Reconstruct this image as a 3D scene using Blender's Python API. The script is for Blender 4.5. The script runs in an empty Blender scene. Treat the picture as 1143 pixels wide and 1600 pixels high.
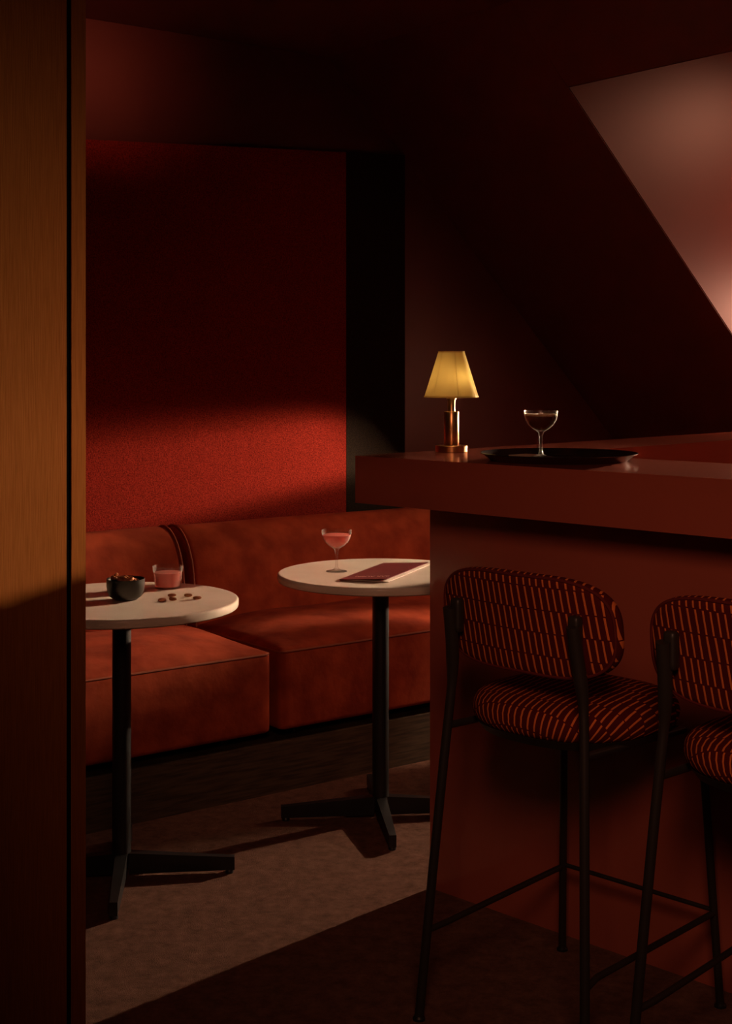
import bpy, bmesh, math, random
from mathutils import Vector, Matrix
random.seed(7)
S = bpy.context.scene
COL = S.collection

# ------------------------------------------------------------------ camera
H, FPX, HY = 1.363, 2200.0, 572.0
cam = bpy.data.objects.new('camera', bpy.data.cameras.new('camera'))
COL.objects.link(cam)
cam.location = (0, 0, H)
cam.rotation_euler = (math.pi / 2, 0, 0)
cam.data.sensor_fit = 'VERTICAL'
cam.data.sensor_height = 36
cam.data.lens = FPX / 1600 * 36
cam.data.shift_y = -(800 - HY) / 1600
cam.data.clip_start = 0.05
S.camera = cam

# ------------------------------------------------------------------ view + world
S.view_settings.view_transform = 'Standard'
S.view_settings.look = 'None'
S.view_settings.gamma = 1
S.view_settings.exposure = 0.0
S.view_settings.use_curve_mapping = False
try:
    S.cycles.use_denoising = True
    S.cycles.max_bounces = 8
    S.cycles.diffuse_bounces = 2
    S.cycles.transparent_max_bounces = 24
    S.cycles.caustics_reflective = False
    S.cycles.caustics_refractive = False
except Exception:
    pass
W = bpy.data.worlds.new('world'); S.world = W; W.use_nodes = True
W.node_tree.nodes['Background'].inputs[0].default_value = (1.0, 0.30, 0.16, 1)
W.node_tree.nodes['Background'].inputs[1].default_value = 0.002

# room axes: v runs along the back wall, p points into that wall, F is the sofa's front corner
F0 = Vector((-0.298, 4.48, 0)); v = Vector((0.8, 0.6, 0)); p = Vector((-0.6, 0.8, 0))
def R(t, d, z=0.0):
    q = F0 + v * t + p * d; q.z = z
    return q

# ------------------------------------------------------------------ lights
def key_light():
    ld = bpy.data.lights.new('window_sun_light', 'POINT')
    ld.energy = 1.0; ld.shadow_soft_size = 0.022
    ld.use_nodes = True
    nt = ld.node_tree; N = nt.nodes; Lk = nt.links
    N.clear()
    out = N.new('ShaderNodeOutputLight'); em = N.new('ShaderNodeEmission')
    geo = N.new('ShaderNodeNewGeometry'); sep = N.new('ShaderNodeSeparateXYZ')
    Lk.new(geo.outputs['Incoming'], sep.inputs[0])
    def m(op, a, b=None, c=None, clamp=False):
        n = N.new('ShaderNodeMath'); n.operation = op; n.use_clamp = clamp
        for i, q in enumerate((a, b, c)):
            if q is None: continue
            if isinstance(q, (int, float)): n.inputs[i].default_value = q
            else: Lk.new(q, n.inputs[i])
        return n.outputs[0]
    def sm(x, a, b, c=0.0, d=1.0):
        n = N.new('ShaderNodeMapRange'); n.interpolation_type = 'SMOOTHSTEP'
        Lk.new(x, n.inputs['Value'])
        for k, q in (('From Min', a), ('From Max', b), ('To Min', c), ('To Max', d)):
            if isinstance(q, (int, float)): n.inputs[k].default_value = q
            else: Lk.new(q, n.inputs[k])
        return n.outputs[0]
    down = m('MULTIPLY', sep.outputs['Z'], KEY_SIGN * -1)          # >0 below the horizontal
    yy = m('MULTIPLY', sep.outputs['Y'], KEY_SIGN)
    # hand-shaped gobo: beam fades near the horizontal, lower towards the back wall
    lo = sm(yy, -0.62, -0.30, -0.16, 0.022)
    wd = sm(yy, -0.62, -0.30, 0.17, 0.060)
    hi = m('ADD', lo, wd)
    cut = m('DIVIDE', m('SUBTRACT', down, lo), wd, clamp=True)
    cut = m('MULTIPLY', cut, cut)
    g = m('POWER', m('DIVIDE', m('MAXIMUM', down, 0.17), 0.17), -1.4)
    # shading put into the beam by direction, over sofa, floor and counter
    dim = sm(down, 0.160, 0.205, 1.0, sm(yy, -0.32, -0.24, 1.0, 0.20))
    st = m('MULTIPLY', m('MULTIPLY', g, cut), dim)
    wallf = sm(yy, -0.36, -0.24, 1.0, 0.44)
    sofa_dim = m('MULTIPLY', m('MULTIPLY', sm(down, 0.265, 0.33), sm(yy, -0.55, -0.47)), sm(yy, -0.355, -0.31, 1.0, 0.0))
    st = m('MULTIPLY', m('MULTIPLY', st, wallf), m('SUBTRACT', 1.0, m('MULTIPLY', sofa_dim, 0.93)))
    st = m('MULTIPLY', st, m('MULTIPLY', sm(yy, 0.0, 0.30, 1.0, 0.6), sm(down, 0.60, 0.72, 1.0, 0.0)))
    cb = m('MULTIPLY', m('MULTIPLY', sm(down, 0.06, 0.10), sm(down, 0.24, 0.28, 1.0, 0.0)), sm(yy, -0.66, -0.61, 1.0, 0.0))
    st = m('MULTIPLY', st, m('SUBTRACT', 1.0, m('MULTIPLY', cb, 0.93)))
    st = m('MULTIPLY', st, sm(yy, -0.80, -0.70, 2.2, 1.0))
    Lk.new(m('MULTIPLY', st, KEY_POWER), em.inputs['Strength'])
    em.inputs['Color'].default_value = (1.0, 0.70, 0.46, 1)
    Lk.new(em.outputs[0], out.inputs[0])
    o = bpy.data.objects.new('window_sun_light', ld); COL.objects.link(o)
    o.location = R(2.535, -0.535, 1.30) + Vector((-0.03, 0.03, 0))
    return o
KEY_SIGN = 1.0
KEY_POWER = 1000.0
key_light()

def area(name, loc, target, sx, sy, power, color, spread=math.pi):
    ld = bpy.data.lights.new(name, 'AREA'); ld.shape = 'RECTANGLE'
    ld.size = sx; ld.size_y = sy; ld.energy = power; ld.color = color; ld.spread = spread
    o = bpy.data.objects.new(name, ld); COL.objects.link(o)
    o.location = loc
    o.rotation_euler = (Vector(target) - Vector(loc)).to_track_quat('-Z', 'Y').to_euler()
    return o
# daylight standing in the dormer window
area('dormer_window_light', R(2.70, -1.08, 2.55), R(1.98, -0.235, 1.50), 0.25, 0.25, 2.8, (1.0, 0.38, 0.22), math.radians(92))
area('dormer_window_light', R(2.72, -0.50, 1.58), R(1.9, -0.235, 1.62), 0.3, 0.2, 5.6, (1.0, 0.46, 0.30), math.radians(140))
# added soft fill above the camera, lifting the bar front and stools
area('room_fill_light', (0.1, 0.3, 2.1), (0.62, 2.85, 0.82), 0.6, 0.6, 2.5, (1.0, 0.44, 0.26), math.radians(64))

# added faint fill for the glow on the upper wall, above the sofa
area('upper_wall_fill_light', R(-0.75, -0.75, 2.50), R(-0.30, 0.84, 2.42), 0.5, 0.1, 0.38, (1.0, 0.34, 0.20), math.radians(28))

# ------------------------------------------------------------------ materials
def nodes(name):
    m = bpy.data.materials.new(name); m.use_nodes = True
    nt = m.node_tree
    return m, nt, nt.nodes['Principled BSDF']
def setp(b, **k):
    for n, x in k.items():
        n = n.replace('_', ' ')
        b.inputs[n].default_value = (*x, 1) if isinstance(x, tuple) and len(x) == 3 else x
def simple(name, col, rough=0.5, metal=0.0, spec=0.5, coat=0.0, coat_rough=0.1):
    m, nt, b = nodes(name)
    setp(b, Base_Color=col, Roughness=rough, Metallic=metal, Specular_IOR_Level=spec, Coat_Weight=coat, Coat_Roughness=coat_rough)
    return m
def noisy(name, c1, c2, scale, rough=0.6, stretch=(1, 1, 1), detail=6, bump=0.0, bscale=None, sheen=0.0,
          sheen_tint=(1, 1, 1), spec=0.5, metal=0.0, coat=0.0, lo=0.35, hi=0.65, bdist=0.002, rvar=0.0):
    m, nt, b = nodes(name); N = nt.nodes; L = nt.links
    tc = N.new('ShaderNodeTexCoord'); mp = N.new('ShaderNodeMapping'); mp.inputs['Scale'].default_value = stretch
    L.new(tc.outputs['Object'], mp.inputs[0])
    n = N.new('ShaderNodeTexNoise'); n.inputs['Scale'].default_value = scale; n.inputs['Detail'].default_value = detail
    if detail > 12: n.inputs['Roughness'].default_value = 0.78
    L.new(mp.outputs[0], n.inputs['Vector'])
    r = N.new('ShaderNodeValToRGB')
    r.color_ramp.elements[0].position = lo; r.color_ramp.elements[0].color = (*c1, 1)
    r.color_ramp.elements[1].position = hi; r.color_ramp.elements[1].color = (*c2, 1)
    L.new(n.outputs['Fac'], r.inputs[0]); L.new(r.outputs[0], b.inputs['Base Color'])
    setp(b, Roughness=rough, Specular_IOR_Level=spec, Metallic=metal, Sheen_Weight=sheen, Sheen_Tint=sheen_tint, Coat_Weight=coat)
    if rvar:
        mr = N.new('ShaderNodeMapRange'); mr.inputs['To Min'].default_value = rough - rvar; mr.inputs['To Max'].default_value = rough + rvar
        L.new(n.outputs['Fac'], mr.inputs[0]); L.new(mr.outputs[0], b.inputs['Roughness'])
    if bump:
        n2 = N.new('ShaderNodeTexNoise'); n2.inputs['Scale'].default_value = bscale or scale; n2.inputs['Detail'].default_value = 4
        L.new(mp.outputs[0], n2.inputs['Vector'])
        bp = N.new('ShaderNodeBump'); bp.inputs['Strength'].default_value = bump; bp.inputs['Distance'].default_value = bdist
        L.new(n2.outputs['Fac'], bp.inputs['Height']); L.new(bp.outputs[0], b.inputs['Normal'])
    return m

M = {}
M['paint'] = noisy('oxblood wall paint', (0.105, 0.025, 0.017), (0.12, 0.029, 0.020), 3, rough=0.42, spec=0.5)
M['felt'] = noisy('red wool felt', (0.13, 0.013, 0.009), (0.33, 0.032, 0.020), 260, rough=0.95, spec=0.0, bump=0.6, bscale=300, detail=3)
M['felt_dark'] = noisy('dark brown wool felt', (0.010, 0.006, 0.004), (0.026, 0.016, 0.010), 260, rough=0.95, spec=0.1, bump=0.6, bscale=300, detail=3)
M['carpet'] = noisy('brown carpet', (0.10, 0.048, 0.034), (0.30, 0.155, 0.110), 24, rough=1.0, spec=0.05, bump=1.0, bscale=420, bdist=0.006, detail=14, lo=0.3, hi=0.72)
M['plinth'] = noisy('dark oak plinth', (0.040, 0.024, 0.014), (0.10, 0.065, 0.038), 9, rough=0.5, stretch=(1, 1, 14), detail=8)
M['wood'] = noisy('red brown wood veneer', (0.24, 0.078, 0.019), (0.31, 0.108, 0.028), 60, rough=0.5, stretch=(9, 9, 0.35), detail=8, bump=0.15, bscale=60, spec=0.0)
M['velvet'] = noisy('rust velvet', (0.27, 0.035, 0.012), (0.44, 0.068, 0.023), 10, rough=0.9, sheen=0.0, sheen_tint=(1.0, 0.40, 0.18), spec=0.15, bump=0.35, bscale=16, bdist=0.010, detail=7)
M['velvet_pipe'] = simple('rust velvet piping', (0.30, 0.055, 0.014), 0.7)
M['lacquer'] = noisy('oxblood lacquer', (0.34, 0.082, 0.052), (0.36, 0.088, 0.056), 2, rough=0.20, spec=0.6, rvar=0.03)
M['lacquer_top'] = noisy('polished oxblood lacquer', (0.32, 0.072, 0.045), (0.34, 0.078, 0.048), 2, rough=0.13, spec=0.6)
M['marble'] = noisy('cream stone', (0.78, 0.66, 0.54), (0.88, 0.76, 0.64), 5, rough=0.2, spec=0.10, detail=10)
M['black'] = simple('black powder coated steel', (0.010, 0.010, 0.011), 0.42)
M['gap'] = simple('matte black painted groove shade', (0.004, 0.003, 0.003), 1.0, spec=0.0)  # black colour stands for the shade in the wall groove
M['legs'] = simple('dark bronze steel', (0.022, 0.018, 0.015), 0.45, spec=0.4)
M['bowl'] = simple('dark steel', (0.060, 0.055, 0.048), 0.34, metal=1.0)
M['brass'] = noisy('brushed brass', (0.62, 0.32, 0.13), (0.72, 0.40, 0.18), 60, rough=0.28, metal=1.0, stretch=(1, 1, 0.1))
M['tray'] = simple('black lacquered tray', (0.014, 0.013, 0.013), 0.22, spec=0.6)
M['almond'] = noisy('almond skin', (0.30, 0.09, 0.035), (0.50, 0.18, 0.07), 180, rough=0.42, stretch=(1, 4, 4))
M['menu'] = noisy('burgundy card', (0.16, 0.010, 0.010), (0.19, 0.014, 0.013), 30, rough=0.45)
M['paper'] = simple('cream paper', (0.80, 0.70, 0.60), 0.7)
M['napkin'] = simple('brown paper napkin', (0.42, 0.28, 0.22), 0.8)
M['foam'] = noisy('coffee foam', (0.45, 0.22, 0.10), (0.60, 0.34, 0.18), 90, rough=0.7)
M['bulb'] = None

def glass_mat():
    m = bpy.data.materials.new('clear thin glass'); m.use_nodes = True
    nt = m.node_tree; N = nt.nodes; L = nt.links; N.clear()
    o = N.new('ShaderNodeOutputMaterial'); mx = N.new('ShaderNodeMixShader')
    tr = N.new('ShaderNodeBsdfTransparent'); tr.inputs[0].default_value = (0.97, 0.95, 0.93, 1)
    gl = N.new('ShaderNodeBsdfGlossy'); gl.inputs['Roughness'].default_value = 0.15
    lw = N.new('ShaderNodeLayerWeight'); lw.inputs['Blend'].default_value = 0.5
    pw = N.new('ShaderNodeMath'); pw.operation = 'POWER'; pw.inputs[1].default_value = 2.5; L.new(lw.outputs['Facing'], pw.inputs[0])
    ma = N.new('ShaderNodeMath'); ma.operation = 'MULTIPLY_ADD'; ma.inputs[1].default_value = 0.60; ma.inputs[2].default_value = 0.05; L.new(pw.outputs[0], ma.inputs[0])
    L.new(ma.outputs[0], mx.inputs[0]); L.new(tr.outputs[0], mx.inputs[1]); L.new(gl.outputs[0], mx.inputs[2])
    df = N.new('ShaderNodeBsdfDiffuse'); df.inputs[0].default_value = (1, .96, .9, 1)  # white mixed in at glancing edges paints the bright glass outline
    tl = N.new('ShaderNodeBsdfTranslucent'); tl.inputs[0].default_value = (1, .96, .9, 1)
    ad = N.new('ShaderNodeMixShader'); L.new(df.outputs[0], ad.inputs[1]); L.new(tl.outputs[0], ad.inputs[2])
    p5 = N.new('ShaderNodeMath'); p5.operation = 'POWER'; p5.inputs[1].default_value = 6.0; L.new(lw.outputs['Facing'], p5.inputs[0])
    p6 = N.new('ShaderNodeMath'); p6.operation = 'MULTIPLY'; p6.inputs[1].default_value = 0.35; L.new(p5.outputs[0], p6.inputs[0])
    m2 = N.new('ShaderNodeMixShader'); L.new(p6.outputs[0], m2.inputs[0]); L.new(mx.outputs[0], m2.inputs[1]); L.new(ad.outputs[0], m2.inputs[2])
    L.new(m2.outputs[0], o.inputs[0])
    return m
M['glass'] = glass_mat()
def liquid(name, col, tcol, tfac=0.6):
    m = bpy.data.materials.new(name); m.use_nodes = True
    nt = m.node_tree; N = nt.nodes; L = nt.links; N.clear()
    o = N.new('ShaderNodeOutputMaterial'); mx = N.new('ShaderNodeMixShader'); mx.inputs[0].default_value = tfac
    d = N.new('ShaderNodeBsdfDiffuse'); d.inputs[0].default_value = (*col, 1)
    t = N.new('ShaderNodeBsdfTranslucent'); t.inputs[0].default_value = (*tcol, 1)
    g = N.new('ShaderNodeBsdfGlossy'); g.inputs['Roughness'].default_value = .08
    mg = N.new('ShaderNodeMixShader'); mg.inputs[0].default_value = 0.04
    L.new(d.outputs[0], mx.inputs[1]); L.new(t.outputs[0], mx.inputs[2])
    L.new(mx.outputs[0], mg.inputs[1]); L.new(g.outputs[0], mg.inputs[2]); L.new(mg.outputs[0], o.inputs[0])
    return m
M['pink'] = liquid('cloudy pink cocktail', (1.0, 0.42, 0.38), (1.0, 0.40, 0.36), 0.6)
M['coffee'] = liquid('dark coffee cocktail', (0.12, 0.035, 0.010), (0.25, 0.07, 0.015), 0.4)
M['shade'] = liquid('yellow linen shade', (0.92, 0.74, 0.34), (0.95, 0.78, 0.42), 0.55)

def fabric(name, P=0.0165, RH=0.046):
    # maroon weave with rows of thin offset orange dashes, driven by the UV map (metres)
    m, nt, b = nodes(name); N = nt.nodes; L = nt.links
    uv = N.new('ShaderNodeUVMap'); sep = N.new('ShaderNodeSeparateXYZ'); L.new(uv.outputs[0], sep.inputs[0])
    def mm(op, a, c=None, clamp=False):
        n = N.new('ShaderNodeMath'); n.operation = op; n.use_clamp = clamp
        for i, q in enumerate((a, c)):
            if q is None: continue
            if isinstance(q, (int, float)): n.inputs[i].default_value = q
            else: L.new(q, n.inputs[i])
        return n.outputs[0]
    u, w = sep.outputs[0], sep.outputs[1]
    rv = mm('DIVIDE', w, RH); row = mm('FLOOR', rv); fr = mm('SUBTRACT', rv, row)
    wob = mm('MULTIPLY', mm('SINE', mm('ADD', mm('MULTIPLY', u, 43.0), mm('MULTIPLY', row, 2.1))), 0.12)
    uu = mm('ADD', mm('DIVIDE', u, P), mm('MULTIPLY', row, 0.53))
    uu = mm('ADD', uu, mm('MULTIPLY', fr, 0.38))
    uu = mm('ADD', uu, wob)
    fu = mm('FRACT', uu)
    tri = mm('ABSOLUTE', mm('SUBTRACT', fu, 0.5))            # 0 at dash centre
    dash = mm('LESS_THAN', tri, 0.125)
    gap = mm('MULTIPLY', mm('GREATER_THAN', fr, 0.03), mm('LESS_THAN', fr, 0.97))
    dash = mm('MULTIPLY', dash, gap)
    mx = N.new('ShaderNodeMix'); mx.data_type = 'RGBA'
    mx.inputs[6].default_value = (0.075, 0.006, 0.006, 1); mx.inputs[7].default_value = (0.62, 0.15, 0.040, 1)
    L.new(dash, mx.inputs[0]); L.new(mx.outputs[2], b.inputs['Base Color'])
    bp = N.new('ShaderNodeBump'); bp.inputs['Strength'].default_value = 0.6; bp.inputs['Distance'].default_value = 0.003
    L.new(mm('MULTIPLY', mm('SUBTRACT', 0.5, tri), dash), bp.inputs['Height']); L.new(bp.outputs[0], b.inputs['Normal'])
    setp(b, Roughness=0.85, Specular_IOR_Level=0.1, Sheen_Weight=0.0)
    return m
M['fabric'] = fabric('striped jacquard')

# ------------------------------------------------------------------ mesh helpers
def link(name, bm, mat=None, parent=None, smooth=True, loc=None):
    me = bpy.data.meshes.new(name)
    bmesh.ops.recalc_face_normals(bm, faces=bm.faces[:])
    bm.to_mesh(me); bm.free()
    if mat: me.materials.append(mat)
    for f in me.polygons: f.use_smooth = smooth
    o = bpy.data.objects.new(name, me); COL.objects.link(o)
    if smooth:
        try: me.set_sharp_from_angle(angle=math.radians(38))
        except Exception: pass
    if parent: o.parent = parent
    if loc is not None: o.location = loc
    return o
def empty(name, loc, rz=0.0, label=None, cat=None, group=None):
    o = bpy.data.objects.new(name, None); COL.objects.link(o); o.empty_display_size = .05
    o.location = loc; o.rotation_euler = (0, 0, rz)
    return tag(o, label, cat, group)
def tag(o, label=None, cat=None, group=None):
    if label: o['label'] = label
    if cat: o['category'] = cat
    if group: o['group'] = group
    return o
def struct(o): o['kind'] = 'structure'; return o

def prism(poly, z0, z1, bm=None):
    bm = bm or bmesh.new()
    a = [bm.verts.new((q[0], q[1], z0)) for q in poly]; b = [bm.verts.new((q[0], q[1], z1)) for q in poly]
    n = len(poly)
    bm.faces.new(a[::-1]); bm.faces.new(b)
    for i in range(n): bm.faces.new((a[i], a[(i + 1) % n], b[(i + 1) % n], b[i]))
    return bm
def slab(corners, off, bm=None):
    """polygon in 3-D given a thickness vector"""
    bm = bm or bmesh.new(); off = Vector(off)
    a = [bm.verts.new(Vector(c)) for c in corners]; b = [bm.verts.new(Vector(c) + off) for c in corners]
    n = len(a)
    bm.faces.new(a); bm.faces.new(b[::-1])
    for i in range(n): bm.faces.new((a[i], b[i], b[(i + 1) % n], a[(i + 1) % n]))
    return bm
def bevel(bm, w, seg=3, ang=30):
    es = [e for e in bm.edges if len(e.link_faces) == 2 and e.calc_face_angle(0) > math.radians(ang)]
    bmesh.ops.bevel(bm, geom=es, offset=w, segments=seg, profile=0.5, affect='EDGES')
    return bm
def lathe(prof, n=48, bm=None, mod=None, c=(0, 0, 0)):
    bm = bm or bmesh.new(); rings = []
    for r, z in prof:
        if r < 1e-6: rings.append([bm.verts.new((c[0], c[1], c[2] + z))]); continue
        ring = []
        for i in range(n):
            a = 2 * math.pi * i / n; k = mod(a) if mod else 1
            ring.append(bm.verts.new((c[0] + r * k * math.cos(a), c[1] + r * k * math.sin(a), c[2] + z)))
        rings.append(ring)
    for A, B in zip(rings, rings[1:]):
        if len(A) == 1 and len(B) == 1: continue
        for i in range(n):
            j = (i + 1) % n
            if len(A) == 1: bm.faces.new((A[0], B[j], B[i]))
            elif len(B) == 1: bm.faces.new((A[i], A[j], B[0]))
            else: bm.faces.new((A[i], A[j], B[j], B[i]))
    return bm
def catmull(pts, k=8, closed=False):
    P = [Vector(q) for q in pts]; n = len(P); out = []
    for i in range(n if closed else n - 1):
        if closed: a, b, c, d = P[(i - 1) % n], P[i], P[(i + 1) % n], P[(i + 2) % n]
        else: a, b, c, d = P[max(i - 1, 0)], P[i], P[i + 1], P[min(i + 2, n - 1)]
        for j in range(k):
            t = j / k
            out.append(0.5 * ((2 * b) + (c - a) * t + (2 * a - 5 * b + 4 * c - d) * t * t + (3 * b - a - 3 * c + d) * t ** 3))
    if not closed: out.append(P[-1])
    return out
def tube(pts, r, n=12, bm=None, closed=False):
    bm = bm or bmesh.new(); P = [Vector(q) for q in pts]; m = len(P); rings = []
    up = None
    for i in range(m):
        if closed: tg = (P[(i + 1) % m] - P[i - 1])
        else: tg = P[min(i + 1, m - 1)] - P[max(i - 1, 0)]
        tg.normalize()
        if up is None: up = tg.orthogonal().normalized()
        up = (up - tg * up.dot(tg)).normalized()
        sd = tg.cross(up)
        rr = r[i] if isinstance(r, (list, tuple)) else r
        rings.append([bm.verts.new(P[i] + (up * math.cos(2 * math.pi * k / n) + sd * math.sin(2 * math.pi * k / n)) * rr) for k in range(n)])
    for i in range(m if closed else m - 1):
        A, B = rings[i], rings[(i + 1) % m]
        for k in range(n): bm.faces.new((A[k], A[(k + 1) % n], B[(k + 1) % n], B[k]))
    if not closed: bm.faces.new(rings[0][::-1]); bm.faces.new(rings[-1])
    return bm
def rbox(hx, hy, hz, r, n=20, fn=None):
    """dense rounded box centred on the origin; fn moves each vertex"""
    bm = bmesh.new(); bmesh.ops.create_cube(bm, size=2)
    bmesh.ops.subdivide_edges(bm, edges=bm.edges[:], cuts=n, use_grid_fill=True)
    def wrp(u, h):                    # pack grid lines near the edges
        k = 0.55 * math.sin(u * math.pi / 2) + 0.45 * u
        return max(-1, min(1, k)) * h
    for q in bm.verts:
        c = Vector((wrp(q.co.x, hx), wrp(q.co.y, hy), wrp(q.co.z, hz)))
        inn = Vector((max(-hx + r, min(hx - r, c.x)), max(-hy + r, min(hy - r, c.y)), max(-hz + r, min(hz - r, c.z))))
        d = c - inn
        if d.length > 1e-9: c = inn + d.normalized() * r
        if fn: c = fn(c)
        q.co = c
    return bm

# ------------------------------------------------------------------ room shell
struct(link('floor', prism([(-3.5, -0.6), (4.5, -0.6), (4.5, 8.5), (-3.5, 8.5)], -0.04, 0.0), M['carpet'], smooth=False))

WD = 0.84                                   # wall plane behind the felt
ZC = 2.60                                   # flat ceiling
def slope_z(t): return 3.38 - 0.96 * t
TC = (3.38 - ZC) / 0.96
def tz(z): return (3.38 - z) / 0.96
cw = [R(-2.2, WD, 0), R(3.52, WD, 0), R(TC, WD, ZC), R(-2.2, WD, ZC)]
struct(link('wall_back', slab(cw, p * 0.06), M['paint'], smooth=False))
# flat ceiling
struct(link('ceiling', slab([R(-3.2, WD, ZC), R(TC, WD, ZC), R(TC, -4.2, ZC), R(-3.2, -4.2, ZC)], (0, 0, 0.06)), M['paint'], smooth=False))
# sloping ceiling with the dormer opening
T0, T1, D0, D1 = 1.083, 2.62, -0.235, -1.25
nrm = (Vector((0, 0, 1)) + v * 0.96).normalized()
def SL(t, d): return R(t, d, slope_z(t))
bm = bmesh.new()
for (ta, tb, da, db) in ((TC, 3.5, WD, D0 + .002), (TC, 3.5, D1, -4.2), (TC, T0 - .002, D0, D1), (T1, 3.5, D0, D1)):
    slab([SL(ta, da), SL(tb, da), SL(tb, db), SL(ta, db)], nrm * 0.05, bm)
struct(link('ceiling_slope', bm, M['paint'], smooth=False))
ZD = slope_z(T0)                            # dormer ceiling height
ZE = ZD + 0.95
TW = 2.98                                   # dormer window plane
z1 = slope_z(T1)
struct(link('wall_dormer_left', slab([SL(T0, D0) + nrm * .004, SL(T1, D0) + nrm * .004, R(TW, D0, z1), R(TW, D0, ZE)], p * 0.05), M['paint'], smooth=False))
struct(link('wall_dormer_right', slab([SL(T0, D1) + nrm * .004, SL(T1, D1) + nrm * .004, R(TW, D1, z1), R(TW, D1, ZE)], -p * 0.05), M['paint'], smooth=False))
struct(link('ceiling_dormer', slab([R(T0, D0, ZD), R(TW, D0, ZE), R(TW, D1, ZE), R(T0, D1, ZD)], (0, 0, 0.05)), M['paint'], smooth=False))
bm = bmesh.new()
slab([R(T1, D0, z1), R(TW, D0, z1), R(TW, D1, z1), R(T1, D1, z1)], (0, 0, -0.05), bm)
struct(link('trim_2', bm, M['paint'], smooth=False))
# dormer window: frame bars and pane
bm = bmesh.new()
def tdbox(t0, t1, d0, d1, z0, z1, bm=None):
    return prism([R(t0, d0), R(t1, d0), R(t1, d1), R(t0, d1)], z0, z1, bm)
for d0, d1, a, b in ((D0, D0 - .05, z1, ZE), (D1 + .05, D1, z1, ZE), (D0 - .05, D1 + .05, z1, z1 + .05), (D0 - .05, D1 + .05, ZE - .05, ZE), (-.73, -.76, z1 + .05, ZE - .05)):
    tdbox(TW - .04, TW, d0, d1, a, b, bm)
win = struct(link('window_1', bm, M['lacquer'], smooth=False))
g = link('pane', tdbox(TW - .022, TW - .018, D0 - .05, D1 + .05, z1 + .05, ZE - .05), M['glass'], win, smooth=False)

# left foreground: veneered wall with a groove, its shade a black strip, then the end post
E0 = Vector((-0.400, 2.011, 0)); e = Vector((-0.400, -0.917, 0)).normalized(); en = Vector((-0.917, 0.400, 0)).normalized()
def LW(k, dp): return E0 + e * k + en * dp
def lbox(k0, k1, d0, d1): return prism([LW(k0, d0), LW(k1, d0), LW(k1, d1), LW(k0, d1)], 0, 2.7)
struct(link('wall_left', lbox(0.046, 1.1, 0, .09), M['wood'], smooth=False))
struct(link('trim_1', bevel(lbox(0.0, 0.034, 0, .12), .0008, 2), M['wood'], smooth=False))
struct(link('groove_shade', lbox(0.034, 0.046, .001, .09), M['gap'], smooth=False))  # strip set almost flush, painting the dark inside the groove

# ------------------------------------------------------------------ plinth + felt panels
pl = link('trim_4', bevel(prism([R(-1.7, 0.004), R(1.9, 0.004), R(1.9, WD), R(-1.7, WD)], 0.0, 0.16), .003, 2), M['plinth'], smooth=False)
struct(pl)
def felt(t0, t1, name, mat, label, th):
    zt = lambda t: 2.165 + 0.052 * (t + .25)
    o = link(name, bevel(slab([R(t0, WD - .001, .5), R(t1, WD - .001, .5), R(t1, WD - .001, zt(t1)), R(t0, WD - .001, zt(t0))], -p * th), .004, 2), mat, smooth=False)
    return tag(o, label, 'wall panel')
felt(-1.9, 0.884, 'felt_wall_panel', M['felt'], 'wide red felt wall panel behind the rust velvet sofa, lit red across its lower part', .024)
felt(0.886, 1.186, 'felt_wall_panel', M['felt_dark'], 'narrow dark brown felt strip of wall panelling left of the brass lamp', .024)

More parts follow.
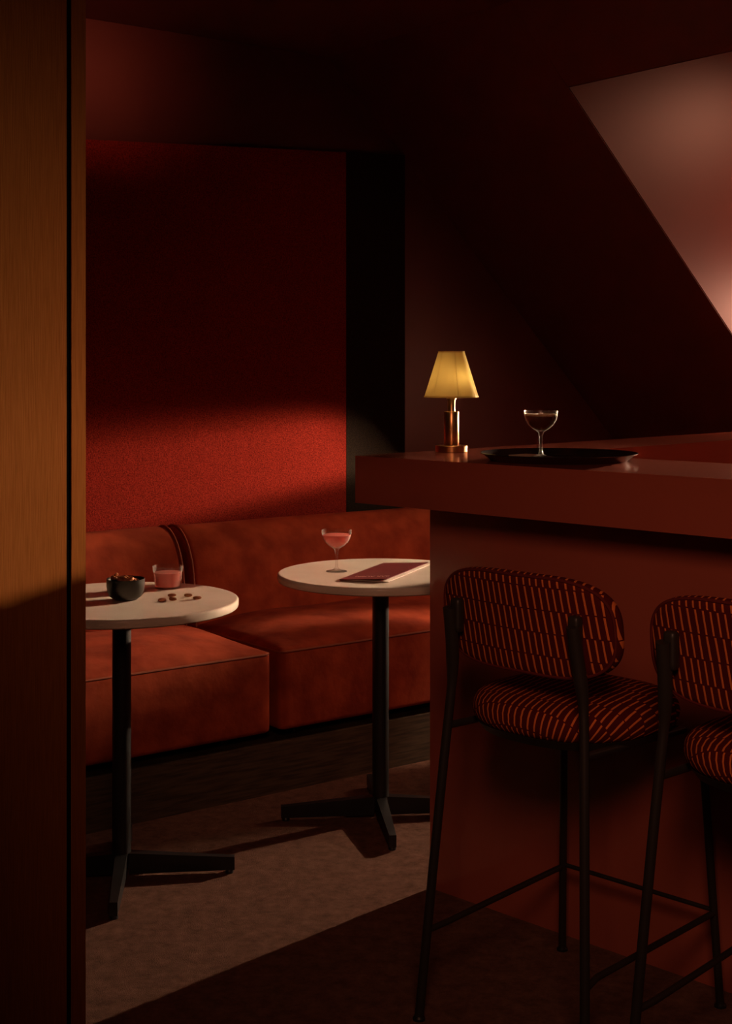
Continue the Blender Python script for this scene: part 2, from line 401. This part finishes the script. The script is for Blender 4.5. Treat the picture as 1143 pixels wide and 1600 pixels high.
# ------------------------------------------------------------------ sofas
def sofa(t0, t1, label):
    L = t1 - t0; tm = (t0 + t1) / 2; hx = L / 2
    rz = math.atan2(v.y, v.x)
    root = empty('sofa', R(tm, 0, 0.16), rz, label, 'sofa', 'rust velvet sofa units')
    # local: x along v, y into the wall, z from the plinth top
    D, z0, zs = 0.60, 0.035, 0.297
    hy, hz = D / 2, (zs - z0) / 2
    def crown(c):
        if c.z > 0:
            k = (c.z / hz) ** 2
            c.z += 0.045 * k * (1 - abs(c.x / hx) ** 5) * (1 - abs(c.y / hy) ** 3.0)
            c.z += 0.004 * k * math.sin(c.x * 11 + 1) * math.sin(c.y * 9)
        if c.y < 0: c.y -= 0.006 * (1 - (c.z / hz) ** 2) * (1 - abs(c.x / hx) ** 4)
        return c
    bm = rbox(hx, hy, hz, 0.016, 34, crown); bmesh.ops.translate(bm, verts=bm.verts[:], vec=(0, hy, z0 + hz))
    st = link('seat', bm, M['velvet'], root)
    e = .006; zz = zs - .010
    cr = .020
    pts = [Vector((-hx + e, D - .02 - k * .1, zz)) for k in range(6)]
    pts += [Vector((-hx + e + cr - cr * math.cos(a), e + cr - cr * math.sin(a), zz)) for a in [k * math.pi / 12 for k in range(7)]]
    pts += [Vector((-hx + e + cr + (L - 2 * e - 2 * cr) * k / 24, e, zz)) for k in range(1, 24)]
    pts += [Vector((hx - e - cr + cr * math.sin(a), e + cr - cr * math.cos(a), zz)) for a in [k * math.pi / 12 for k in range(7)]]
    pts += [Vector((hx - e, D - .02 - k * .1, zz)) for k in range(5, -1, -1)]
    link('piping', tube([Vector((q.x * (1 + .004 / hx), q.y - .005, q.z)) for q in pts], .0042, 8), M['velvet_pipe'], st)
    # backrest profile (y, z), swept along x with rounded ends
    prof = [(0.83 - .045, z0), (0.53, z0), (0.525, .15), (0.535, .27), (0.545, .36), (0.553, .44), (0.567, .51), (0.597, .570), (0.640, .612), (0.690, .630), (0.740, .622), (0.775, .595), (0.788, .55), (.788, .3)]
    P = catmull([(0, a, b) for a, b in prof], 4, closed=True)
    cy, cz = 0.66, 0.34
    def inset(q, k):
        n = len(P); i = P.index(q)
        tg = P[(i + 1) % n] - P[i - 1]; nn = Vector((0, tg.z, -tg.y)).normalized()
        if nn.dot(Vector((0, cy - q.y, cz - q.z))) < 0: nn = -nn
        return q + nn * k
    bm = bmesh.new(); rings = []
    r = .022
    steps = [(-hx + r * (1 - math.cos(a)), r * (1 - math.sin(a))) for a in [i * math.pi / 2 / 5 for i in range(6)]]
    secs = steps + [(-hx + r + (L - 2 * r) * i / 14, 0) for i in range(1, 14)] + [(-q[0], q[1]) for q in reversed(steps)]
    for x, k in secs:
        ring = []
        for q in P:
            c = inset(q, k) + Vector((x, 0, 0))
            if k == 0 and q.z > .2: c.y += .004 * math.sin(x * 7 + q.z * 5)
            ring.append(bm.verts.new(c))
        rings.append(ring)
    for A, B in zip(rings, rings[1:]):
        for i in range(len(A)): bm.faces.new((A[i], A[(i + 1) % len(A)], B[(i + 1) % len(A)], B[i]))
    bm.faces.new(rings[0]); bm.faces.new(rings[-1])
    bk = link('backrest', bm, M['velvet'], root)
    PP = catmull([(0, a, b) for a, b in prof[2:13]], 5)
    for s in (-1, 1):
        link('piping', tube([Vector((s * (hx - .003), q.y + (cy - q.y) * .012, q.z + .0)) for q in PP], .0048, 8), M['velvet_pipe'], bk)
    for a in (-hx + .12, hx - .12):
        for b in (.10, D + .06):
            link('leg', lathe([(0, 0), (.02, 0), (.022, z0 + .004), (0, z0 + .004)], 16, c=(a, b, 0)), M['black'], root)
sofa(-1.30, -0.004, 'rust velvet sofa unit behind the table holding the nut bowl')
sofa(0.030, 1.55, 'rust velvet sofa unit behind the table holding the menu, partly hidden by the bar')

# ------------------------------------------------------------------ round tables
ZT = 0.74
def table(cx, cy, label):
    t = empty('round_table', (cx, cy, 0), math.radians(6), label, 'table', 'round stone topped pedestal tables')
    Rr, th = 0.311, 0.024
    prof = [(0, ZT - th)] + [(Rr - .005, ZT - th), (Rr - .001, ZT - th + .003), (Rr, ZT - th + .007), (Rr, ZT - .004), (Rr - .002, ZT - .001), (Rr - .005, ZT), (Rr - .007, ZT), (Rr - .012, ZT), (.01, ZT), (0, ZT)]
    link('tabletop', lathe(prof, 128), M['marble'], t)
    link('mounting_plate', lathe([(0, ZT - th - .008), (.14, ZT - th - .008), (.14, ZT - th - .0005), (0, ZT - th - .0005)], 48), M['black'], t)
    link('column', lathe([(0, .03), (.025, .03), (.025, ZT - th - .008), (0, ZT - th - .008)], 32), M['black'], t)
    for k in range(4):
        a = k * math.pi / 2
        bm = bmesh.new()
        x0, x1 = .020, .300; w0, w1 = .016, .010
        b = [bm.verts.new(q) for q in ((x0, -w0, .012), (x0, w0, .012), (x0, w0, .066), (x0, -w0, .066), (x1, -w1, .010), (x1, w1, .010), (x1, w1, .044), (x1, -w1, .044))]
        for f in ((0, 1, 2, 3), (7, 6, 5, 4), (0, 4, 5, 1), (1, 5, 6, 2), (2, 6, 7, 3), (3, 7, 4, 0)): bm.faces.new([b[i] for i in f])
        bevel(bm, .0025, 2)
        lathe([(0, 0), (.011, 0), (.011, .006), (.006, .013), (0, .013)], 16, bm, c=(x1 - .014, 0, 0))
        bmesh.ops.rotate(bm, verts=bm.verts[:], cent=(0, 0, 0), matrix=Matrix.Rotation(a, 3, 'Z'))
        link('foot', bm, M['black'], t)
    return t
TA = (-0.652, 3.760); TB = (0.044, 4.255)
table(*TA, 'round cream stone pedestal table with the nut bowl and tumbler, nearer the left wall')
table(*TB, 'round cream stone pedestal table with the pink coupe and burgundy menu, beside the bar')

# ------------------------------------------------------------------ bar counter (peninsula, L-shaped top)
CB = Vector((-0.028, 3.66, 0)); uf = Vector((0.7115, -0.7027, 0)).normalized(); ub = Vector((0.707, 0.707, 0)).normalized()
def B(a, b): return CB + uf * a + ub * b            # a along the stool side, b along the window side
ZB = 1.13
bar = empty('bar_counter', B(0.5, 0.3), 0, 'oxblood lacquered bar counter with a thick overhanging top behind the stools', 'bar counter')
inv = Vector(bar.location)
def BL(a, b): return B(a, b) - inv
top = [BL(0, 0), BL(2.6, 0), BL(2.6, .42), BL(.285, .42), BL(.285, 1.89), BL(0, 1.89)]
link('countertop', bevel(prism(top, ZB - .122, ZB), .0018, 2), M['lacquer_top'], bar, smooth=False)
base = [BL(.125, .15), BL(2.5, .15), BL(2.5, .40), BL(.27, .40), BL(.27, 1.84), BL(.125, 1.84)]
link('base', bevel(prism(base, 0.0, ZB - .1222), .0015, 2), M['lacquer'], bar, smooth=False)

# ------------------------------------------------------------------ lamp on the bar
def lamp(x, y):
    t = empty('table_lamp', (x, y, ZB), math.radians(12), 'small brass table lamp with a yellow linen shade on the bar corner', 'lamp')
    link('base', lathe([(0, 0), (.0425, 0), (.0435, .001), (.0435, .017), (.0425, .018), (0, .018)], 64), M['brass'], t)
    link('stem', lathe([(0, .018), (.0195, .018), (.0205, .020), (.0205, .108), (.0195, .110), (.0108, .110), (.0105, .112), (.0105, .142), (0, .142)], 48), M['brass'], t)
    link('collar', lathe([(0, .142), (.0135, .142), (.0135, .150), (0, .150)], 32), M['brass'], t)
    zb, zt, rb, rt = .149, .272, .0745, .0358
    def mod(a): return 1 - .055 * (1 - abs(math.cos(3 * a)) ** .6)
    pr = [(rb, zb), (rb, zb + .001)] + [(rb + (rt - rb) * k / 10, zb + (zt - zb) * k / 10) for k in range(1, 11)] + [(rt - .0012, zt)] + [(rb + (rt - rb) * k / 10 - .0012, zb + (zt - zb) * k / 10) for k in range(9, -1, -1)]
    sh = link('lamp_shade', lathe(pr, 96, mod=mod), M['shade'], t)
    def ring(r, z, h): return lathe([(r + .0008, z), (r + .0008, z + h), (r - .002, z + h), (r - .002, z), (r + .0008, z)], 96, mod=mod)
    link('trim_band', ring(rb, zb - .001, .0035), M['shade'], sh)
    link('trim_band', ring(rt, zt - .002, .0035), M['shade'], sh)
    for k in range(6):
        a = math.pi / 6 + k * math.pi / 3; q = mod(a)
        link('seam', tube([(rb * q * math.cos(a), rb * q * math.sin(a), zb), (rt * q * math.cos(a), rt * q * math.sin(a), zt)], .0005, 6), M['shade'], sh)
    link('spoke_ring', tube([(0, rt * .9, zt - .006), (0, -rt * .9, zt - .006)], .0012, 6), M['brass'], t)
    link('bulb_holder', lathe([(0, .15), (.010, .15), (.010, .262), (0, .266)], 20), M['brass'], t)
    for a in range(2):
        ld = bpy.data.lights.new('lamp_bulb', 'POINT'); ld.energy = LAMP_W; ld.color = (1.0, .82, .52); ld.shadow_soft_size = .012
        o = bpy.data.objects.new('lamp_bulb', ld); COL.objects.link(o)
        an = math.radians(-60 + 180 * a); o.parent = t; o.location = (.028 * math.cos(an), .028 * math.sin(an), .195)
LAMP_W = 0.11
lamp(0.232, 3.826)

# ------------------------------------------------------------------ drinks
def coupe(x, y, z, label, liq, foam=None, sc=1.0):
    t = empty('coupe_glass', (x, y, z), 0, label, 'glass')
    t.scale = (sc,) * 3
    outer = [(0, 0), (.031, 0), (.0325, .0010), (.030, .0022), (.015, .0050), (.007, .009), (.0045, .015), (.0038, .030), (.0040, .052), (.0055, .064), (.010, .070), (.024, .0785), (.036, .090), (.0425, .103), (.0450, .116), (.0455, .126)]
    inner = [(.0445, .126), (.0440, .116), (.0415, .1035), (.035, .0912), (.0235, .0800), (.010, .0722), (0, .0705)]
    link('bowl', lathe(outer + inner, 64), M['glass'], t)
    lv = .1120
    lq = [(0, .0712), (.010, .0728), (.0232, .0805), (.0346, .0917), (.041, .1038), (.0432, lv - .001), (.0425, lv), (0, lv)]
    l = link('drink', lathe(lq, 48), liq, t)
    if foam: link('foam', lathe([(0, lv + .0002), (.0428, lv + .0002), (.0434, lv + .003), (.0430, lv + .005), (0, lv + .005)], 48), foam, t)
    return t
def onT(T, px, py, z=ZT):
    s = (py - HY) / (H - z); return ((px - 571.5) / s, FPX / s)
coupe(-0.0892, 4.272, ZT, 'coupe glass of pink cocktail on the right-hand table', M['pink'])
coupe(0.437, 3.520, 1.1345, 'coupe glass of dark coffee cocktail standing on the black tray', M['coffee'], M['foam'], 0.93)

t = empty('tumbler_glass', (-0.556, 3.951, ZT), 0, 'short tumbler of pink cocktail on the table beside the nut bowl', 'glass')
link('glass', lathe([(0, 0), (.0345, 0), (.0355, .002), (.0425, .062), (.0425, .0625), (.0410, .0625), (.0340, .006), (0, .006)], 64), M['glass'], t)
link('drink', lathe([(0, .0065), (.0336, .0065), (.0385, .044), (.0380, .045), (0, .045)], 48), M['pink'], t)

# tray
t = empty('serving_tray', (0.4757, 3.481, ZB), 0, 'round black serving tray on the bar holding the coffee cocktail', 'tray')
link('plate', lathe([(0, .0), (.165, .0), (.168, .001), (.188, .0165), (.1935, .0175), (.1940, .0190), (.1925, .0198), (.187, .0185), (.166, .0040), (.163, .0035), (0, .0035)], 128), M['tray'], t)
def place_flat(name, mat, cx, cy, z, w, d, th, rz, label, cat):
    bm = bevel(prism([(-w / 2, -d / 2), (w / 2, -d / 2), (w / 2, d / 2), (-w / 2, d / 2)], 0, th), th * .3, 2)
    o = link(name, bm, mat, None, smooth=False, loc=(cx, cy, z)); o.rotation_euler = (0, 0, rz)
    return tag(o, label, cat)
place_flat('folded_napkin', M['napkin'], 0.405, 3.595, ZB + .0038, .066, .05, .003, .75, 'small folded brown napkin on the black tray left of the glass', 'napkin')

# bowl + almonds
t = empty('nut_bowl', (-0.640, 3.752, ZT), 0, 'dark metal bowl filled with almonds on the left-hand table', 'bowl')
link('bowl', lathe([(0, 0), (.022, 0), (.030, .002), (.042, .011), (.0485, .024), (.0505, .038), (.0508, .0565), (.0500, .0575), (.0490, .0565), (.0485, .038), (.0465, .025), (.040, .0135), (.028, .005), (0, .004)], 64), M['bowl'], t)
bm = rbox(.0115, .0068, .0046, .0046, 6)
for q in bm.verts:
    u = (q.co.x + .0115) / .023; k = (math.sin(math.pi * min(1, max(0, .08 + .84 * u ** .8)))) ** .7
    q.co.y *= .25 + .75 * k; q.co.z *= .35 + .65 * k
alm_me = bpy.data.meshes.new('almond'); bm.to_mesh(alm_me); bm.free(); alm_me.materials.append(M['almond'])
for f in alm_me.polygons: f.use_smooth = True
def almond(loc, rot, label, group):
    o = bpy.data.objects.new('almond', alm_me); COL.objects.link(o)
    o.location = loc; o.rotation_euler = rot
    return tag(o, label, 'nut', group)
loose = [((268.5, 932.5), .3, 'loose almond on the table, farthest back of the two close to the tumbler'), ((270, 938.5), -.5, 'loose almond in the middle of the front row on the table'),
         ((253, 940), .6, 'leftmost of the five loose almonds on the table'), ((294, 932.5), -.2, 'pale lit almond lying behind the rightmost one on the table'), ((308, 936.5), .2, 'rightmost of the five loose almonds on the table')]
for (px, py), rz, lb in loose:
    x, y = onT(0, px, py); almond((x, y, ZT + .0046), (0, 0, rz), lb, 'loose almonds on the table')
ring = 0
for k in range(26):
    if k < 12: a = k * 2 * math.pi / 12; r = .033; z = .047
    elif k < 20: a = k * 2 * math.pi / 8; r = .019; z = .054
    else: a = k * 2 * math.pi / 5; r = .008; z = .056
    if k in (5, 6, 7): z += .013
    almond((-0.640 + r * math.cos(a), 3.752 + r * math.sin(a), ZT + z + random.uniform(-.001, .003)), (random.uniform(-.7, .7), random.uniform(-.6, .6), random.uniform(0, 6.28)),
           {5: 'lit almond standing above the left back rim of the metal bowl', 6: 'lit almond poking over the left rim of the metal bowl', 7: 'lit almond at the left front rim of the metal bowl'}.get(k, 'brown almond heaped inside the dark metal bowl'), 'almonds heaped in the bowl')

# menu: folded card, cover facing up, words read from the sofa side
def menu():
    A = Vector((*onT(0, 530, 908), ZT)); Bq = Vector((*onT(0, 606, 910.5), ZT)); Cq = Vector((*onT(0, 671, 884), ZT)); Dq = Vector((*onT(0, 599, 882), ZT))
    ex = (Bq - A); w = ex.length; ex.normalize(); ey = Vector((-ex.y, ex.x, 0)); dlen = .5 * ((Dq - A).dot(ey) + (Cq - Bq).dot(ey))
    rz = math.atan2(ex.y, ex.x)
    skew = (Dq - A).dot(ex)
    t = empty('menu', A, rz, 'burgundy folded menu card lying on the right-hand table beside the coupe', 'menu')
    w, dl = w, dlen
    # direction of the long side
    def q(a, b, z): return (a * w + b * skew * SK, b * dl, z)
    bm = slab([q(0, 0, .0006), q(1, 0, .0006), q(1, 1, .0006), q(0, 1, .0006)], (0, 0, .0012)); link('back_leaf', bm, M['menu'], t, smooth=False)
    bm = slab([q(.02, .02, .0019), q(1.012, .0, .0019), q(1.012, 1, .0019), q(.02, 1, .0019)], (0, 0, .0016)); link('inner_page', bm, M['paper'], t, smooth=False)
    bm = bmesh.new(); n = 12; lower = []; upper = []
    for i in range(n + 1):
        a = i / n; z = .0042 + .006 * a ** 1.5
        lower.append([bm.verts.new(q(a * .985, 0, z)), bm.verts.new(q(a * .985, 1, z * .8 + .001))])
        upper.append([bm.verts.new(q(a * .985, 0, z + .0014)), bm.verts.new(q(a * .985, 1, z * .8 + .0024))])
    for i in range(n):
        bm.faces.new((lower[i][0], lower[i][1], lower[i + 1][1], lower[i + 1][0])); bm.faces.new((upper[i][0], upper[i + 1][0], upper[i + 1][1], upper[i][1]))
        bm.faces.new((lower[i][0], lower[i + 1][0], upper[i + 1][0], upper[i][0])); bm.faces.new((lower[i][1], upper[i][1], upper[i + 1][1], lower[i + 1][1]))
    bm.faces.new((lower[0][0], upper[0][0], upper[0][1], lower[0][1])); bm.faces.new((lower[n][0], lower[n][1], upper[n][1], upper[n][0]))
    cv = link('cover', bm, M['menu'], t)
    cu = bpy.data.curves.new('lettering', 'FONT'); cu.body = 'BAR AUBRI'; cu.size = .0235; cu.extrude = .0001; cu.offset = .0006
    cu.align_x = 'CENTER'; cu.align_y = 'CENTER'; cu.materials.append(M['paper'])
    to = bpy.data.objects.new('lettering', cu); COL.objects.link(to)
    dg = bpy.context.evaluated_depsgraph_get(); me = bpy.data.meshes.new_from_object(to.evaluated_get(dg))
    bpy.data.objects.remove(to)
    lt = bpy.data.objects.new('lettering', me); COL.objects.link(lt); lt.parent = cv
    xs = [q_.co.x for q_ in me.vertices]; sw = w * .70 / (max(xs) - min(xs))
    x0, y0 = w * .53 + skew * SK * .16, dl * .16
    for q_ in me.vertices:                      # read from the far side of the table, laid on the curved cover
        yy_ = y0 - q_.co.y * sw * 1.2; xx_ = x0 - q_.co.x * sw + skew * SK * (yy_ - y0) / dl * .25
        a_ = (xx_ - skew * SK * yy_ / dl) / w; zc_ = .0042 + .006 * max(a_ / .985, 0) ** 1.5; b_ = yy_ / dl
        q_.co = (xx_, yy_, (zc_ + .0014) * (1 - b_) + (zc_ * .8 + .0024) * b_ + .00025 + abs(q_.co.z))
    lt['label'] = 'white printed lettering'
SK = 1.0
menu()

# ------------------------------------------------------------------ bar stools
def stool_proto(loc, rz, label):
    t = empty('bar_stool', loc, rz, label, 'bar stool', 'patterned bar stools at the counter')
    # seat
    def uvmap(o, fn):
        me = o.data; ul = me.uv_layers.new(name='UVMap')
        for lp in me.loops:
            vv = me.vertices[lp.vertex_index]; ul.data[lp.index].uv = fn(vv.co)
    bm = bmesh.new(); n = 72; zc = .642
    def outline(a, k=1.0):
        c, s_ = math.cos(a), math.sin(a); e = 2 / 2.6
        x = .205 * math.copysign(abs(c) ** e, c); y = .202 * math.copysign(abs(s_) ** e, s_)
        if y < 0: x *= 1 - .10 * (y / .202) ** 2
        return x, y + .02
    rings = []
    prof = [(.90, .618), (.955, .622), (.985, .631), (1.0, .645), (.985, .660), (.95, .671), (.88, .679), (.75, .685), (.55, .688), (.35, .689), (.15, .689)]
    arcs = [0]; 
    for i in range(1, len(prof)): arcs.append(arcs[-1] + math.hypot((prof[i][0] - prof[i - 1][0]) * .21, prof[i][1] - prof[i - 1][1]))
    lay = bm.loops.layers.uv.new('UVMap'); info = {}
    for (k, z), s_ in zip(prof, arcs):
        ring = []
        for i in range(n):
            a = 2 * math.pi * i / n; x, y = outline(a)
            q = bm.verts.new((x * k, .02 + (y - .02) * k, z)); ring.append(q)
            # unroll: top coordinates plus the wrap length outward
            ex = max(0.0, arcs[6] - s_); kk = prof[6][0] if s_ < arcs[6] else k
            l = math.hypot(x, y - .02)
            info[q] = (x * kk + x / l * ex, (y - .02) * kk + (y - .02) / l * ex)
        rings.append(ring)
    for A_, B_ in zip(rings, rings[1:]):
        for i in range(n): bm.faces.new((A_[i], A_[(i + 1) % n], B_[(i + 1) % n], B_[i]))
    c = bm.verts.new((0, .02, .689)); info[c] = (0, 0)
    for i in range(n): bm.faces.new((rings[-1][i], rings[-1][(i + 1) % n], c))
    c2 = bm.verts.new((0, .02, .618)); info[c2] = (0, 0)
    for i in range(n): bm.faces.new((rings[0][(i + 1) % n], rings[0][i], c2))
    for f in bm.faces:
        for lp in f.loops: lp[lay].uv = info[lp.vert]
    link('seat', bm, M['fabric'], t)
    bm = bmesh.new(); lo = []; hi = []
    for i in range(n):
        x, y = outline(2 * math.pi * i / n)
        lo.append(bm.verts.new((x * .90, .02 + (y - .02) * .90, .603))); hi.append(bm.verts.new((x * .965, .02 + (y - .02) * .965, .621)))
    bm.faces.new(lo[::-1]); bm.faces.new(hi)
    for i in range(n): bm.faces.new((lo[i], lo[(i + 1) % n], hi[(i + 1) % n], hi[i]))
    link('seat_shell', bm, M['legs'], t)
    # backrest: padded superellipse slab, slightly curved
    hw, hh, th, zc = .222, .104, .019, .846
    nx, ny = 56, 48
    def back(a, b, s_):
        # a angle around, b 0..1 from rim to centre, s_ side (+1 front, -1 rear)
        c, sn = math.cos(a), math.sin(a); e = 2 / 3.6
        x = hw * math.copysign(abs(c) ** e, c); z = hh * math.copysign(abs(sn) ** (2 / 2.9), sn)
        return x, z
    bm = bmesh.new(); lay = bm.loops.layers.uv.new('UVMap'); info = {}
    tilt = .10
    def put(x, z, y):
        yy = -.158 + .030 * (x / hw) ** 2 + y - tilt * z
        return (x, yy, zc + z)
    n = 96; rings = []
    # rim-to-centre on the rear face, round the edge, rim-to-centre on the front face
    prof2 = [(.12, -1), (.35, -1), (.6, -1), (.8, -.98), (.9, -.90), (.955, -.70), (.985, -.40), (1.0, 0), (.985, .40), (.955, .70), (.9, .90), (.8, .98), (.6, 1), (.35, 1), (.12, 1)]
    for k, s_ in prof2:
        ring = []
        for i in range(n):
            x, z = back(2 * math.pi * i / n, 0, 0)
            # keep the rounded rim a constant width instead of scaling
            l = math.hypot(x, z); ins = (1 - k) * .11
            f = (l - min(ins / .11 * l, 999)) / l
            px_, pz_ = (x - x / l * ins, z - z / l * ins) if k > .79 else (x * k / .8 * (1 - .2 * .11 / l), z * k / .8 * (1 - .2 * .11 / l))
            q = bm.verts.new(put(px_, pz_, s_ * th)); ring.append(q)
            ex = (th * (1 + s_)) * .9 if k > .79 else (0 if s_ < 0 else 2 * th * .9)
            info[q] = (px_ + x / l * ex * .2, pz_ + z / l * ex + .012)
        rings.append(ring)
    for A_, B_ in zip(rings, rings[1:]):
        for i in range(n): bm.faces.new((A_[i], A_[(i + 1) % n], B_[(i + 1) % n], B_[i]))
    for rg, s_ in ((rings[0], -1), (rings[-1], 1)):
        c = bm.verts.new(put(0, 0, s_ * th)); info[c] = (0, .012)
        for i in range(n): bm.faces.new((rg[i], rg[(i + 1) % n], c))
    for f in bm.faces:
        for lp in f.loops: lp[lay].uv = info[lp.vert]
    bk = link('backrest', bm, M['fabric'], t)
    # piped welt on the rear rim
    wl = []
    for i in range(n):
        x, z = back(2 * math.pi * i / n, 0, 0); l = math.hypot(x, z)
        wl.append(put(x - x / l * .006, z - z / l * .006, -.75 * th))
    link('welt', tube(wl, .0036, 8, closed=True), M['fabric_welt'], bk)
    # legs
    for s_ in (-1, 1):
        pts = [(s_ * .210, -.235, 0.004), (s_ * .196, -.216, .25), (s_ * .181, -.196, .50), (s_ * .172, -.184, .64), (s_ * .166, -.180, .72), (s_ * .160, -.188, .79), (s_ * .157, -.200, .862)]
        P_ = catmull(pts, 6)
        rr = [.0098 if q.z < .70 else .0098 + .004 * min(1, (q.z - .70) / .05) for q in P_]
        lg = link('leg', tube(P_, rr, 14), M['legs'], t)
        link('foot_glide', lathe([(0, 0), (.013, 0), (.013, .005), (.0098, .009), (0, .009)], 16, c=(s_ * .210, -.235, 0)), M['black'], lg)
        br = rbox(.013, .012, .036, .008, 8); bmesh.ops.translate(br, verts=br.verts[:], vec=(s_ * .150, -.183, .845))
        link('bracket', br, M['legs'], lg)
        lg = link('leg', tube([(s_ * .207, .258, 0.004), (s_ * .183, .232, .50), (s_ * .178, .200, .597)], .0088, 14), M['legs'], t)
        link('foot_glide', lathe([(0, 0), (.013, 0), (.013, .005), (.0088, .009), (0, .009)], 16, c=(s_ * .207, .258, 0)), M['black'], lg)
        # side foot rail and the strut under the seat
        link('foot_rail', tube([(s_ * .200, -.219, .185), (s_ * .192, -.17, .19), (s_ * .198, .22, .20), (s_ * .198, .248, .20)], .0066, 10), M['legs'], t)
        link('seat_strut', tube([(s_ * .173, -.187, .612), (s_ * .172, .17, .600)], .0080, 10), M['legs'], t)
    link('foot_rail', tube([(-.198, .249, .205), (.198, .249, .205)], .0050, 10), M['legs'], t)
    link('seat_strut', tube([(-.172, .17, .598), (.172, .17, .598)], .0080, 10), M['legs'], t)
    return t
M['fabric_welt'] = simple('striped jacquard piping', (0.10, 0.010, 0.008), 0.8, spec=.2)
def copy_tree(o, parent=None):
    c = o.copy(); COL.objects.link(c)
    if parent: c.parent = parent
    for ch in [q for q in bpy.data.objects if q.parent == o]:
        copy_tree(ch, c)
    return c
rz = math.atan2(0.70, 0.714) - math.pi / 2 + 0.0
rz = math.atan2(0.714, 0.70) - math.pi / 2
s1 = stool_proto((.425, 2.957, 0), rz, 'striped bar stool seen whole, nearest the tables')
s2 = copy_tree(s1); s2.location = (.425 + .366, 2.957 - .366, 0)
s2['label'] = 'striped bar stool cut off by the right edge of the picture'
